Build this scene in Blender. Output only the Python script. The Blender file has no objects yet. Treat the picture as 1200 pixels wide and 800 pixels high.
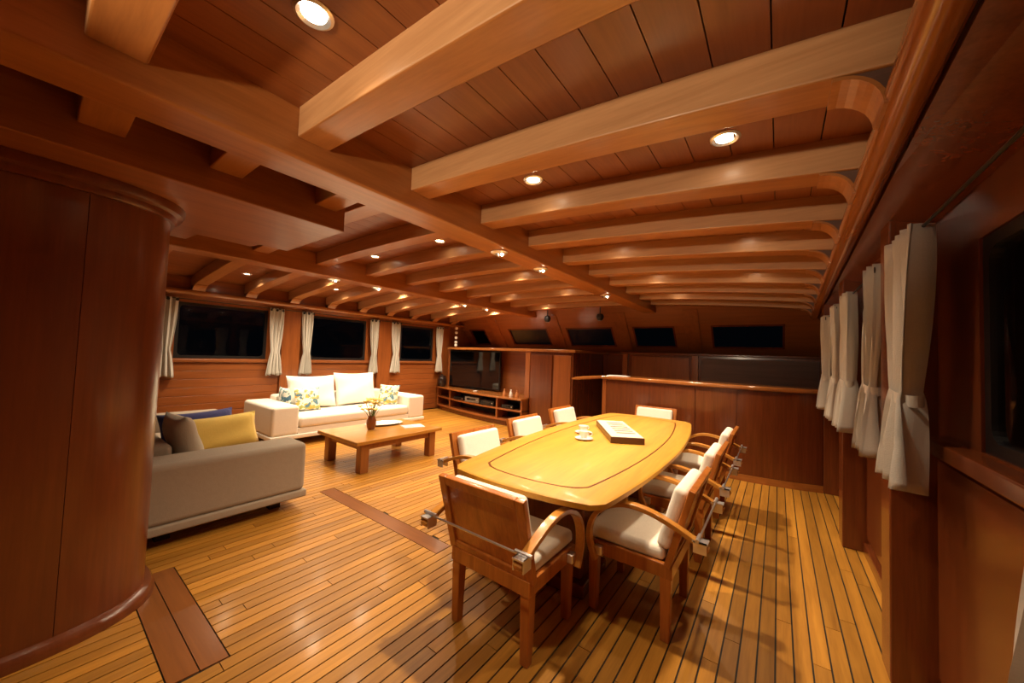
import bpy, bmesh, math, random
from mathutils import Vector, Matrix
random.seed(7)
scene = bpy.context.scene
COL = scene.collection
PI = math.pi

# ------------------------------------------------------------------ camera
EYE = Vector((0.0, 0.0, 1.5))
FPX, VPX, VPY, SLOPE = 420.0, 912.0, 428.0, 0.037
fw = Vector((VPX - 600, VPY - 400, FPX)).normalized()          # world +Y seen by the camera
hd = Vector((1, SLOPE, 0)).normalized()                         # direction of the horizon
up = fw.cross(hd).normalized()
if up.y > 0: up = -up
rt = fw.cross(up).normalized()
if rt.x < 0: rt = -rt
row0 = Vector((rt.x, fw.x, up.x)); row1 = Vector((rt.y, fw.y, up.y)); row2 = Vector((rt.z, fw.z, up.z))
cam_data = bpy.data.cameras.new('camera'); cam = bpy.data.objects.new('camera', cam_data); COL.objects.link(cam)
m = Matrix.Identity(4)
for i in range(3):
    m[i][0] = row0[i]; m[i][1] = -row1[i]; m[i][2] = -row2[i]; m[i][3] = EYE[i]
cam.matrix_world = m
cam_data.sensor_width = 36.0; cam_data.lens = FPX / 1200 * 36.0; cam_data.clip_start = 0.02
scene.camera = cam

# ------------------------------------------------------------------ world (night) and exposure
w = bpy.data.worlds.new('night'); scene.world = w; w.use_nodes = True
w.node_tree.nodes['Background'].inputs[0].default_value = (0.10, 0.14, 0.22, 1)
w.node_tree.nodes['Background'].inputs[1].default_value = 0.010
scene.view_settings.view_transform = 'Standard'
scene.view_settings.look = 'None'
scene.view_settings.exposure = 0.0
scene.view_settings.gamma = 1.0
scene.view_settings.use_curve_mapping = False
LAMP = (1.0, 0.80, 0.55)
SPOT_W = 150.0

# ------------------------------------------------------------------ materials
def new_mat(name):
    mt = bpy.data.materials.new(name); mt.use_nodes = True
    nt = mt.node_tree; nt.nodes.clear()
    out = nt.nodes.new('ShaderNodeOutputMaterial'); p = nt.nodes.new('ShaderNodeBsdfPrincipled')
    nt.links.new(p.outputs[0], out.inputs[0])
    return mt, nt, p, out

def wood(name, dark, light, rough=0.32, grain='Y', world=False, vary=0.25, coat=0.25, bump=0.03, fine=1.0):
    mt, nt, p, out = new_mat(name)
    N, L = nt.nodes.new, nt.links.new
    info = N('ShaderNodeObjectInfo')
    if world:
        g = N('ShaderNodeNewGeometry'); src = g.outputs['Position']
    else:
        t = N('ShaderNodeTexCoord'); src = t.outputs['Object']
    off = N('ShaderNodeMath'); off.operation = 'MULTIPLY'; off.inputs[1].default_value = 37.0; L(info.outputs['Random'], off.inputs[0])
    comb = N('ShaderNodeCombineXYZ'); [L(off.outputs[0], comb.inputs[k]) for k in range(3)]
    add = N('ShaderNodeVectorMath'); L(src, add.inputs[0]); L(comb.outputs[0], add.inputs[1])
    mp = N('ShaderNodeMapping'); L(add.outputs[0], mp.inputs[0])
    s = {'X': (0.9, 16, 16), 'Y': (16, 0.9, 16), 'Z': (16, 16, 0.9)}[grain]
    mp.inputs['Scale'].default_value = [v * fine for v in s]
    n1 = N('ShaderNodeTexNoise'); n1.inputs['Scale'].default_value = 1.0; n1.inputs['Detail'].default_value = 6; n1.inputs['Roughness'].default_value = 0.62
    n1.inputs['Distortion'].default_value = 0.35; L(mp.outputs[0], n1.inputs['Vector'])
    n2 = N('ShaderNodeTexNoise'); n2.inputs['Scale'].default_value = 6.0; n2.inputs['Detail'].default_value = 3; L(mp.outputs[0], n2.inputs['Vector'])
    mx = N('ShaderNodeMath'); mx.operation = 'MULTIPLY_ADD'; mx.inputs[1].default_value = 0.3; L(n2.outputs[0], mx.inputs[0])
    sc = N('ShaderNodeMath'); sc.operation = 'MULTIPLY'; sc.inputs[1].default_value = 0.75; L(n1.outputs[0], sc.inputs[0]); L(sc.outputs[0], mx.inputs[2])
    cr = N('ShaderNodeValToRGB'); cr.color_ramp.elements[0].position = 0.30; cr.color_ramp.elements[1].position = 0.72
    cr.color_ramp.elements[0].color = (*dark, 1); cr.color_ramp.elements[1].color = (*light, 1)
    L(mx.outputs[0], cr.inputs[0])
    hsv = N('ShaderNodeHueSaturation'); L(cr.outputs[0], hsv.inputs['Color'])
    mr = N('ShaderNodeMapRange'); mr.inputs['To Min'].default_value = 1 - vary; mr.inputs['To Max'].default_value = 1 + vary
    L(info.outputs['Random'], mr.inputs['Value']); L(mr.outputs[0], hsv.inputs['Value'])
    L(hsv.outputs[0], p.inputs['Base Color'])
    p.inputs['Roughness'].default_value = rough
    p.inputs['Coat Weight'].default_value = coat; p.inputs['Coat Roughness'].default_value = 0.14
    b = N('ShaderNodeBump'); b.inputs['Strength'].default_value = bump; b.inputs['Distance'].default_value = 0.01
    L(mx.outputs[0], b.inputs['Height']); L(b.outputs[0], p.inputs['Normal'])
    return mt

def plain(name, col, rough=0.5, metal=0.0, emit=0.0, noise=0.0, coat=0.0):
    mt, nt, p, out = new_mat(name)
    p.inputs['Base Color'].default_value = (*col, 1); p.inputs['Roughness'].default_value = rough
    p.inputs['Metallic'].default_value = metal; p.inputs['Coat Weight'].default_value = coat
    if emit:
        p.inputs['Emission Color'].default_value = (*LAMP, 1); p.inputs['Emission Strength'].default_value = emit
    if noise:
        t = nt.nodes.new('ShaderNodeTexCoord'); n = nt.nodes.new('ShaderNodeTexNoise'); n.inputs['Scale'].default_value = 9
        nt.links.new(t.outputs['Object'], n.inputs['Vector'])
        mixc = nt.nodes.new('ShaderNodeMix'); mixc.data_type = 'RGBA'
        mixc.inputs['A'].default_value = (*[c * (1 - noise) for c in col], 1); mixc.inputs['B'].default_value = (*[min(1, c * (1 + noise)) for c in col], 1)
        nt.links.new(n.outputs[0], mixc.inputs['Factor']); nt.links.new(mixc.outputs['Result'], p.inputs['Base Color'])
    return mt

def fabric(name, col, weave=260.0, vary=0.12, strength=0.25):
    mt, nt, p, out = new_mat(name)
    N, L = nt.nodes.new, nt.links.new
    t = N('ShaderNodeTexCoord')
    vs = []
    for ax in ((weave, weave * .12, weave * .12), (weave * .12, weave * .5, weave)):
        mp = N('ShaderNodeMapping'); mp.inputs['Scale'].default_value = ax; L(t.outputs['Object'], mp.inputs[0])
        n = N('ShaderNodeTexNoise'); n.inputs['Scale'].default_value = 1; n.inputs['Detail'].default_value = 2; L(mp.outputs[0], n.inputs['Vector']); vs.append(n)
    a = N('ShaderNodeMath'); a.operation = 'ADD'; L(vs[0].outputs[0], a.inputs[0]); L(vs[1].outputs[0], a.inputs[1])
    mr = N('ShaderNodeMapRange'); mr.inputs['From Max'].default_value = 2; mr.inputs['To Min'].default_value = 1 - vary; mr.inputs['To Max'].default_value = 1 + vary
    L(a.outputs[0], mr.inputs['Value'])
    hs = N('ShaderNodeHueSaturation'); hs.inputs['Color'].default_value = (*col, 1); L(mr.outputs[0], hs.inputs['Value'])
    L(hs.outputs[0], p.inputs['Base Color']); p.inputs['Roughness'].default_value = 0.9
    p.inputs['Sheen Weight'].default_value = 0.15
    b = N('ShaderNodeBump'); b.inputs['Strength'].default_value = strength; b.inputs['Distance'].default_value = 0.004
    L(a.outputs[0], b.inputs['Height']); L(b.outputs[0], p.inputs['Normal'])
    return mt

def floral(name, base, cols):
    mt, nt, p, out = new_mat(name)
    N, L = nt.nodes.new, nt.links.new
    t = N('ShaderNodeTexCoord'); last = None
    prev = N('ShaderNodeRGB'); prev.outputs[0].default_value = (*base, 1); prev = prev.outputs[0]
    for i, c in enumerate(cols):
        mp = N('ShaderNodeMapping'); mp.inputs['Location'].default_value = (i * 3.1, i * 1.7, i * 5.3); L(t.outputs['Object'], mp.inputs[0])
        n = N('ShaderNodeTexNoise'); n.inputs['Scale'].default_value = 11 + 3 * i; n.inputs['Detail'].default_value = 1.5; L(mp.outputs[0], n.inputs['Vector'])
        gt = N('ShaderNodeMath'); gt.operation = 'GREATER_THAN'; gt.inputs[1].default_value = 0.58; L(n.outputs[0], gt.inputs[0])
        mixc = N('ShaderNodeMix'); mixc.data_type = 'RGBA'; L(gt.outputs[0], mixc.inputs['Factor']); L(prev, mixc.inputs['A']); mixc.inputs['B'].default_value = (*c, 1)
        prev = mixc.outputs['Result']
    L(prev, p.inputs['Base Color']); p.inputs['Roughness'].default_value = 0.85
    return mt

def stripes(name, base, ink, n, axis=0):
    mt, nt, p, out = new_mat(name)
    N, L = nt.nodes.new, nt.links.new
    t = N('ShaderNodeTexCoord'); sp = N('ShaderNodeSeparateXYZ'); L(t.outputs['Generated'], sp.inputs[0])
    m1 = N('ShaderNodeMath'); m1.operation = 'MULTIPLY'; m1.inputs[1].default_value = n; L(sp.outputs[axis], m1.inputs[0])
    fr = N('ShaderNodeMath'); fr.operation = 'FRACT'; L(m1.outputs[0], fr.inputs[0])
    gt = N('ShaderNodeMath'); gt.operation = 'GREATER_THAN'; gt.inputs[1].default_value = 0.6; L(fr.outputs[0], gt.inputs[0])
    mixc = N('ShaderNodeMix'); mixc.data_type = 'RGBA'; L(gt.outputs[0], mixc.inputs['Factor']); mixc.inputs['A'].default_value = (*base, 1); mixc.inputs['B'].default_value = (*ink, 1)
    L(mixc.outputs['Result'], p.inputs['Base Color']); p.inputs['Roughness'].default_value = 0.5
    return mt

def glass_mat():
    mt, nt, p, out = new_mat('window_glass'); nt.nodes.remove(p)
    N, L = nt.nodes.new, nt.links.new
    tr = N('ShaderNodeBsdfTransparent'); tr.inputs[0].default_value = (0.75, 0.8, 0.8, 1)
    gl = N('ShaderNodeBsdfGlossy'); gl.inputs['Roughness'].default_value = 0.02
    fr = N('ShaderNodeFresnel'); fr.inputs[0].default_value = 1.30
    mx = N('ShaderNodeMixShader'); L(fr.outputs[0], mx.inputs[0]); L(tr.outputs[0], mx.inputs[1]); L(gl.outputs[0], mx.inputs[2]); L(mx.outputs[0], out.inputs[0])
    return mt

D_TEAK, L_TEAK = (0.27, 0.072, 0.011), (0.55, 0.18, 0.030)
M = {}
M['floor'] = wood('floor_teak', (0.29, 0.115, 0.013), (0.54, 0.245, 0.032), rough=0.40, grain='Y', world=True, vary=0.24, coat=0.14)
M['strip'] = wood('floor_strip_teak', (0.17, 0.055, 0.011), (0.27, 0.09, 0.018), rough=0.3, grain='X', world=True, vary=0.05)
M['caulk'] = plain('deck_caulk', (0.012, 0.008, 0.005), 0.6)
M['ceil'] = wood('ceiling_teak', (0.20, 0.055, 0.014), (0.31, 0.095, 0.024), rough=0.38, grain='Y', world=True, vary=0.08, coat=0.2)
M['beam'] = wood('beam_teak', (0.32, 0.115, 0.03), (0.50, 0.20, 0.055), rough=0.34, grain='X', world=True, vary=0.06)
M['girder'] = wood('girder_teak', (0.32, 0.11, 0.028), (0.50, 0.19, 0.05), rough=0.34, grain='Y', world=True, vary=0.05)
M['soffit'] = wood('soffit_teak', (0.24, 0.07, 0.018), (0.40, 0.135, 0.035), rough=0.36, grain='Y', world=True, vary=0.05)
M['beam_side_lit'] = wood('beam_side_lit_teak', (0.42, 0.20, 0.080), (0.62, 0.33, 0.15), rough=0.42, grain='X', world=True, vary=0.05, coat=0.1)  # beam teak made paler: light on the vertical faces put into the colour
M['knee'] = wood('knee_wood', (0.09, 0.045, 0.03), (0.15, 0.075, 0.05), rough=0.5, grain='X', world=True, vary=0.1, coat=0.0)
M['wall_h'] = wood('wall_board_wood', (0.20, 0.055, 0.012), (0.34, 0.10, 0.022), rough=0.34, grain='Y', world=True, vary=0.10)
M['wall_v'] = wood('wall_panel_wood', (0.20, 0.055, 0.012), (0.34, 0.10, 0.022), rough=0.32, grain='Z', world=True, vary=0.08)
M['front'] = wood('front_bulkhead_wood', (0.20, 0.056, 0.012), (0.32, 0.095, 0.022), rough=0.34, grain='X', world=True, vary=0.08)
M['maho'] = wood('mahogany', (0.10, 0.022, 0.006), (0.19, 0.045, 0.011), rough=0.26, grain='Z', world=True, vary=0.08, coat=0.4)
M['column'] = wood('column_veneer', (0.12, 0.028, 0.007), (0.20, 0.050, 0.012), rough=0.30, grain='Z', world=True, vary=0.05, coat=0.35)
M['rail'] = wood('rail_wood', (0.27, 0.085, 0.018), (0.42, 0.15, 0.035), rough=0.22, grain='Y', world=True, vary=0.05, coat=0.6)
M['barrail'] = wood('bar_top_wood', (0.27, 0.085, 0.018), (0.44, 0.155, 0.035), rough=0.2, grain='X', world=True, vary=0.03, coat=0.6)
M['chair'] = wood('chair_wood', D_TEAK, L_TEAK, rough=0.3, grain='Z', vary=0.07, coat=0.4)
M['arm'] = wood('arm_wood', (0.36, 0.13, 0.02), (0.62, 0.27, 0.045), rough=0.28, grain='Y', vary=0.05, coat=0.5)
M['table'] = wood('table_wood', (0.42, 0.19, 0.014), (0.60, 0.295, 0.026), rough=0.55, grain='Y', vary=0.02, coat=0.05, fine=0.8)
M['inlay'] = plain('table_inlay_wood', (0.16, 0.05, 0.008), 0.3, noise=0.3, coat=0.3)
M['coffee'] = wood('coffee_table_wood', (0.36, 0.15, 0.020), (0.55, 0.25, 0.038), rough=0.28, grain='Y', vary=0.02, coat=0.4)
M['coffee_leg'] = wood('coffee_leg_wood', (0.20, 0.06, 0.012), (0.34, 0.11, 0.022), rough=0.3, grain='Z', vary=0.05)
M['chrome'] = plain('chrome', (0.86, 0.86, 0.86), 0.30, 0.85)
M['black'] = plain('black_plastic', (0.012, 0.012, 0.013), 0.35)
M['screen'] = plain('tv_glass', (0.004, 0.004, 0.005), 0.06, coat=0.6)
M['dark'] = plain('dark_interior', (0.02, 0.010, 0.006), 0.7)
M['lens'] = plain('lamp_lens', (1, 0.95, 0.85), 0.4, emit=26.0)
M['cream'] = fabric('chair_cream_fabric', (0.80, 0.74, 0.64))
M['sofa'] = fabric('sofa_linen_shaded', (0.36, 0.29, 0.215))  # linen darkened: this sofa's weak light is put into the colour
M['white_sofa'] = fabric('white_linen', (0.80, 0.74, 0.64))
M['white_cush'] = fabric('white_cotton', (0.88, 0.84, 0.76))
M['blue'] = fabric('navy_cotton', (0.030, 0.035, 0.17))
M['yellow'] = fabric('mustard_cotton', (0.72, 0.51, 0.11))
M['greige'] = fabric('greige_cotton', (0.55, 0.48, 0.37))
M['floral'] = floral('floral_print', (0.80, 0.76, 0.66), [(0.65, 0.42, 0.08), (0.10, 0.22, 0.30), (0.35, 0.38, 0.12)])
M['bluefloral'] = floral('blue_print', (0.75, 0.75, 0.70), [(0.06, 0.16, 0.26), (0.15, 0.28, 0.30)])
M['curtain'] = fabric('curtain_linen', (0.60, 0.57, 0.51), weave=400, vary=0.08)
M['glass'] = glass_mat()
M['china'] = plain('white_china', (0.85, 0.83, 0.80), 0.15, coat=0.4)
M['vase'] = wood('vase_wood', (0.16, 0.045, 0.012), (0.30, 0.09, 0.022), rough=0.3, grain='Z', fine=2)
M['jar'] = plain('dark_jar_glaze', (0.022, 0.012, 0.010), 0.25, noise=0.3, coat=0.3)
M['petal'] = plain('yellow_petals', (0.82, 0.62, 0.16), 0.6, noise=0.2)
M['stem'] = plain('green_stems', (0.10, 0.17, 0.04), 0.6)
M['paper'] = plain('white_paper', (0.8, 0.79, 0.76), 0.6, noise=0.05)
M['print'] = stripes('printed_cover', (0.75, 0.75, 0.73), (0.16, 0.17, 0.20), 3, 1)
M['boxtop'] = stripes('box_slats', (0.78, 0.70, 0.52), (0.38, 0.33, 0.30), 5, 1)
M['boxwood'] = wood('box_dark_wood', (0.06, 0.018, 0.010), (0.12, 0.035, 0.016), rough=0.35, grain='X', fine=2)
M['gear'] = plain('silver_gear', (0.30, 0.29, 0.27), 0.4, 0.6)
M['crystal'] = plain('pearl_glass', (0.85, 0.78, 0.68), 0.1, coat=0.6)
M['amber'] = plain('amber_ceramic', (0.55, 0.22, 0.08), 0.3, noise=0.3)
M['void'] = plain('unlit_passage', (0.03, 0.012, 0.006), 0.6)
M['sea'] = plain('night_water', (0.004, 0.006, 0.008), 0.12)

# ------------------------------------------------------------------ mesh helpers
class B:
    def __init__(s): s.v = []; s.f = []
    def add(s, vs, fs):
        o = len(s.v); s.v += [tuple(v) for v in vs]; s.f += [tuple(i + o for i in f) for f in fs]; return s
    def box(s, x0, x1, y0, y1, z0, z1):
        return s.add([(x0,y0,z0),(x1,y0,z0),(x1,y1,z0),(x0,y1,z0),(x0,y0,z1),(x1,y0,z1),(x1,y1,z1),(x0,y1,z1)],
                     [(3,2,1,0),(4,5,6,7),(0,1,5,4),(1,2,6,5),(2,3,7,6),(3,0,4,7)])
    def hexa(s, pts):   # 8 points in box order
        return s.add(pts, [(3,2,1,0),(4,5,6,7),(0,1,5,4),(1,2,6,5),(2,3,7,6),(3,0,4,7)])
    def loft(s, rings, caps=True, closed=True):
        n = len(rings[0]); o = len(s.v); fs = []
        for r in rings: s.v += [tuple(p) for p in r]
        for i in range(len(rings) - 1):
            for j in range(n if closed else n - 1):
                a = o + i * n + j; b = o + i * n + (j + 1) % n
                fs.append((a, b, b + n, a + n))
        if caps and closed:
            fs.append(tuple(o + j for j in range(n))[::-1]); fs.append(tuple(o + (len(rings) - 1) * n + j for j in range(n)))
        s.f += fs; return s
    def prism(s, poly, axis, a, b):     # poly: 2-D points in the other two axes (order x,y,z without axis)
        def mk(p, t):
            if axis == 'X': return (t, p[0], p[1])
            if axis == 'Y': return (p[0], t, p[1])
            return (p[0], p[1], t)
        return s.loft([[mk(p, a) for p in poly], [mk(p, b) for p in poly]])
    def lathe(s, prof, c=(0,0,0), n=24):  # prof: (r,z)
        rings = [[(c[0] + r * math.cos(2*PI*k/n), c[1] + r * math.sin(2*PI*k/n), c[2] + z) for k in range(n)] for r, z in prof]
        return s.loft(rings)
    def tube(s, path, r, n=10):
        path = [Vector(p) for p in path]; rings = []; prev = None
        for i, p in enumerate(path):
            t = (path[min(i+1, len(path)-1)] - path[max(i-1, 0)]).normalized()
            a = Vector((0,0,1)) if abs(t.z) < 0.9 else Vector((1,0,0))
            if prev is None: u = t.cross(a).normalized()
            else: u = (prev - t * prev.dot(t)).normalized()
            v = t.cross(u); prev = u
            rr = r[i] if isinstance(r, (list, tuple)) else r
            rings.append([p + u * rr * math.cos(2*PI*k/n) + v * rr * math.sin(2*PI*k/n) for k in range(n)])
        return s.loft(rings)
    def build(s, name, mat, parent=None, bevel=0.0, smooth=False, seg=2, sub=0):
        me = bpy.data.meshes.new(name); me.from_pydata(s.v, [], s.f); 
        bm = bmesh.new(); bm.from_mesh(me); bmesh.ops.recalc_face_normals(bm, faces=bm.faces); bm.to_mesh(me); bm.free()
        me.materials.append(M[mat] if isinstance(mat, str) else mat)
        o = bpy.data.objects.new(name, me); COL.objects.link(o)
        if parent: o.parent = parent
        if bevel:
            md = o.modifiers.new('bevel', 'BEVEL'); md.width = bevel; md.segments = seg; md.limit_method = 'ANGLE'; md.angle_limit = 0.6
        if sub:
            md = o.modifiers.new('sub', 'SUBSURF'); md.levels = sub; md.render_levels = sub
        if smooth or bevel or sub:
            for pl in me.polygons: pl.use_smooth = True
            if not sub and not smooth: 
                md = o.modifiers.new('wn', 'WEIGHTED_NORMAL'); md.keep_sharp = False
            elif smooth and not sub:
                me.set_sharp_from_angle(angle=0.7)
        return o

def tag(o, label, cat, group=None, kind=None):
    o['label'] = label; o['category'] = cat
    if group: o['group'] = group
    if kind: o['kind'] = kind
    return o
def thing(name, label, cat, loc=(0,0,0), rz=0.0, group=None):
    o = bpy.data.objects.new(name, None); COL.objects.link(o); o.empty_display_size = 0.05
    o.location = loc; o.rotation_euler = (0, 0, rz); return tag(o, label, cat, group)
def struct(name, b, mat, label, bevel=0.0, smooth=False, cat=None):
    o = b.build(name, mat, None, bevel, smooth); o['kind'] = 'structure'; o['label'] = label; o['category'] = cat or name.split('_')[0]; return o
def dup(root, label=None):
    r = root.copy(); COL.objects.link(r)
    if label: r['label'] = label
    for ch in list(root.children):
        c = ch.copy(); COL.objects.link(c); c.parent = r
        for g in list(ch.children):
            d = g.copy(); COL.objects.link(d); d.parent = c
    return r
def unit_cube(mat):
    me = bpy.data.meshes.new('piece'); b = B().box(-.5,.5,-.5,.5,-.5,.5); me.from_pydata(b.v, [], b.f); me.materials.append(M[mat]); return me
def piece(name, me, parent, x0,x1,y0,y1,z0,z1, ry=0.0):
    o = bpy.data.objects.new(name, me); COL.objects.link(o); o.parent = parent
    o.location = ((x0+x1)/2, (y0+y1)/2, (z0+z1)/2); o.scale = (x1-x0, y1-y0, z1-z0); o.rotation_euler = (0, ry, 0); return o
def smooth_path(pts, n=8):      # Catmull-Rom
    P = [Vector(p) for p in pts]; out = []
    for i in range(len(P) - 1):
        p0, p1, p2, p3 = P[max(i-1,0)], P[i], P[i+1], P[min(i+2,len(P)-1)]
        for k in range(n):
            t = k / n
            out.append(0.5 * ((2*p1) + (p2-p0)*t + (2*p0-5*p1+4*p2-p3)*t*t + (-p0+3*p1-3*p2+p3)*t**3))
    out.append(P[-1]); return out

XR, XL, YF, YB = 0.60, -7.45, 8.05, -1.5     # walls
XC = -3.5
def zc(x): return 2.742 - 0.0151 * (x - XC) ** 2     # underside of the cambered plank ceiling
BH = 0.15
def beam_bot(x): return zc(x) - BH

# ------------------------------------------------------------------ floor
floor = struct('floor', B().box(XL-.1, XR+.1, YB-.1, YF+.1, -0.10, -0.006), 'caulk', 'yellow-brown teak deck floor of narrow caulked planks')
pl_me = unit_cube('floor')
PW = 0.0755
XP = 0.5975
ncol = int((XP - XL) / PW)
for i in range(ncol):
    x1 = XP - i * PW; x0 = x1 - PW + 0.008
    right = x1 > -4.2
    if right:
        a = 1.1 + random.uniform(-0.6, 1.3); b2 = a + random.uniform(1.7, 3.0)
        cuts = [YB, a, b2, 8.0]
    else:
        cuts = [YB, random.uniform(1.5, 4.5), 8.0]
    for k in range(len(cuts) - 1):
        # the two crosswise boards cut the planks
        segs = [(cuts[k], cuts[k+1])]
        for (sy0, sy1, sx0, sx1) in ((0.44, 0.655, -3.25, XP - 36*PW + .003), (1.90, 2.04, -3.85, XP - 35*PW + .003)):
            if x1 > sx0 and x0 < sx1:
                ns = []
                for (p, q) in segs:
                    if p < sy0 and q > sy1: ns += [(p, sy0-.004), (sy1+.004, q)]
                    elif p < sy0 < q: ns.append((p, sy0-.004))
                    elif p < sy1 < q: ns.append((sy1+.004, q))
                    elif p >= sy0 and q <= sy1: pass
                    else: ns.append((p, q))
                segs = ns
        for (p, q) in segs:
            if q - p > 0.05: piece('plank', pl_me, floor, x0, x1, p + 0.002, q - 0.002, -0.03, 0.0)
st_me = unit_cube('strip')
def mitred(y0, y1, x0, x1, d):
    B().prism([(x0, y0), (x1 - d[0], y0), (x1 - d[1], y1), (x0, y1)], 'Z', -0.03, 0.0).build('cross_board', 'strip', floor)
mitred(0.44, 0.545, -3.25, XP - 36*PW - .002, (0.012, 0.006)); mitred(0.55, 0.655, -3.25, XP - 36*PW - .002, (0.006, 0.0))
mitred(1.90, 2.04, -3.85, XP - 35*PW - .002, (0.0, 0.0))

# ------------------------------------------------------------------ ceiling: planks, beams with knees, girders
cb = B(); n = 24
ring = [(XL-.1 + (XR+.2-XL) * k / n) for k in range(n + 1)]
cb.prism([(x, zc(x) + 0.03) for x in ring] + [(x, zc(x) + 0.12) for x in ring[::-1]], 'Y', YB-.1, YF+.1)
ceiling = struct('ceiling', cb, 'dark', 'cambered teak ceiling with deck beams and lengthwise girders')
cp_me = unit_cube('ceil')
CW = 0.175
x = XR - 0.10
while x > XL:
    xm = x - CW / 2; sl = -2 * 0.0151 * (xm - XC)
    piece('ceiling_plank', cp_me, ceiling, x - CW + 0.004, x, YB, 7.5, zc(xm), zc(xm) + 0.025, ry=-math.atan(sl))
    x -= CW
GIRD = [(-2.20, -1.945), (-5.00, -4.75)]
for (a, b) in GIRD:
    g = B().box(a, b, YB, 7.37, 2.45, zc((a+b)/2) + 0.02)
    go = g.build('girder', 'girder', ceiling, bevel=0.015, seg=3)
BY = [0.745 + 0.69 * k for k in range(-3, 10)]
spans = [(-1.945, 0.30), (-4.75, -2.20), (-7.26, -5.00)]
def rail_x(y): return 0.290 + 0.027 * (y - 1.3)
def lrail_x(y): return -7.20 - 0.022 * (y - 1.1)
for y0 in BY:
    y1 = y0 + 0.16
    for si, (a, b) in enumerate(spans):
        if si == 0: b = rail_x(y0) + 0.06
        if si == 2: a = lrail_x(y0) - 0.06
        if si == 1 and y0 < 0.9: continue
        xs = [a + (b - a) * k / 12 for k in range(13)]
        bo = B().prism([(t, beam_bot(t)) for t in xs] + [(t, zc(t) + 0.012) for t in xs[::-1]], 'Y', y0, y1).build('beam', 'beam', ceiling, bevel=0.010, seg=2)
        bo.data.materials.append(M['beam_side_lit'])
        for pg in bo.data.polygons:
            if abs(pg.normal.y) > 0.9: pg.material_index = 1  # vertical faces take the paler tone painted in for light
        if si != 1:
            sg = 1 if si == 0 else -1
            xe = b if si == 0 else a
            xs0 = rail_x(y0) - 0.165 if si == 0 else lrail_x(y0) + 0.16
            zt = beam_bot(xs0)
            # knee: quarter-arch bracket under the beam end
            arc = []
            R = 0.125 if si == 0 else 0.17
            for k in range(9):
                t = k / 8 * PI / 2
                arc.append((xs0 + sg * R * math.sin(t), max(2.272, zt - R * (1 - math.cos(t)))))
            if si == 1: pass
            poly = [(xs0, zt + 0.01)] + arc + [(xs0 + sg * (R + .07), max(2.272, zt - R)), (xs0 + sg * (R + .07), zt + 0.01)]
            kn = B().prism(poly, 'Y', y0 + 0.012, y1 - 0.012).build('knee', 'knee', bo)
            th = 0.012
            inner = [(p[0], p[1] - 0.001) for p in arc]
            outer = [(p[0] - sg * th * math.sin(k/8*PI/2), max(2.27, p[1] - th * math.cos(k/8*PI/2))) for k, p in enumerate(arc)]
            B().prism(inner + outer[::-1], 'Y', y0 + 0.004, y1 - 0.004).build('knee_facing', 'beam', bo)
# soffit over the column, with short blocks tying it to the girder
for (a, b) in ((-0.43, -0.28), (0.07, 0.22), (0.53, 0.68), (1.08, 1.23)):
    B().box(-2.49, -2.19, a, b, 2.456, 2.72).build('beam', 'beam', ceiling, bevel=0.008)
sof = B().prism([(-2.48,-1.45),(-2.48,1.29),(-3.42,1.29),(-3.42,1.09),(-3.56,1.06),(-3.56,0.72),(-3.80,0.70),(-3.80,-1.45)], 'Z', 2.33, 2.71).build('soffit', 'soffit', ceiling, bevel=0.008)

# ------------------------------------------------------------------ walls
def wall_windows(name, label, xin, xout, zbot, ztop, wins, z0, z1, y0, y1, mat):
    """wall along Y between xin (room side) and xout, openings wins=[(ya,yb)]"""
    b = B(); lo, hi = min(xin, xout), max(xin, xout)
    b.box(lo, hi, y0, y1, zbot, z0); b.box(lo, hi, y0, y1, z1, ztop)
    ys = [y0] + [t for wv in wins for t in wv] + [y1]
    for k in range(0, len(ys), 2): b.box(lo, hi, ys[k], ys[k+1], z0, z1)
    return struct(name, b, mat, label)
RW = [(0.74, 2.10), (2.90, 4.02), (4.52, 5.62)]
LW = [(-0.8, 0.75), (1.32, 2.56), (3.30, 4.50), (5.42, 6.46)]
RZ0, RZ1, LZ0, LZ1 = 1.21, 2.00, 1.27, 2.15
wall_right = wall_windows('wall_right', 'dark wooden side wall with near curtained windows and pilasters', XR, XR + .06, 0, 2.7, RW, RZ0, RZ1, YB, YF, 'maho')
wall_left = wall_windows('wall_left', 'wooden side wall behind the sofas with curtained windows', XL, XL - .06, 0, 2.7, LW, LZ0, LZ1, YB, YF, 'wall_v')
struct('wall_back', B().box(XL-.06, XR+.06, YB-.06, YB, 0, 2.75), 'wall_v', 'plain wooden bulkhead behind the camera')
# pilasters
for (a, b) in ((2.54, 2.72), (4.15, 4.36), (5.72, 5.95), (0.45, 0.65)):
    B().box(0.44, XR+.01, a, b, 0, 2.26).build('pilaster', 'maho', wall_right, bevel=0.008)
for (a, b) in ((2.78, 3.10), (4.78, 5.12), (6.72, 7.0), (0.82, 1.05)):
    B().box(XL-.01, XL + .07, a, b, 0, 2.26).build('pilaster', 'wall_v', wall_left, bevel=0.008)
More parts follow.
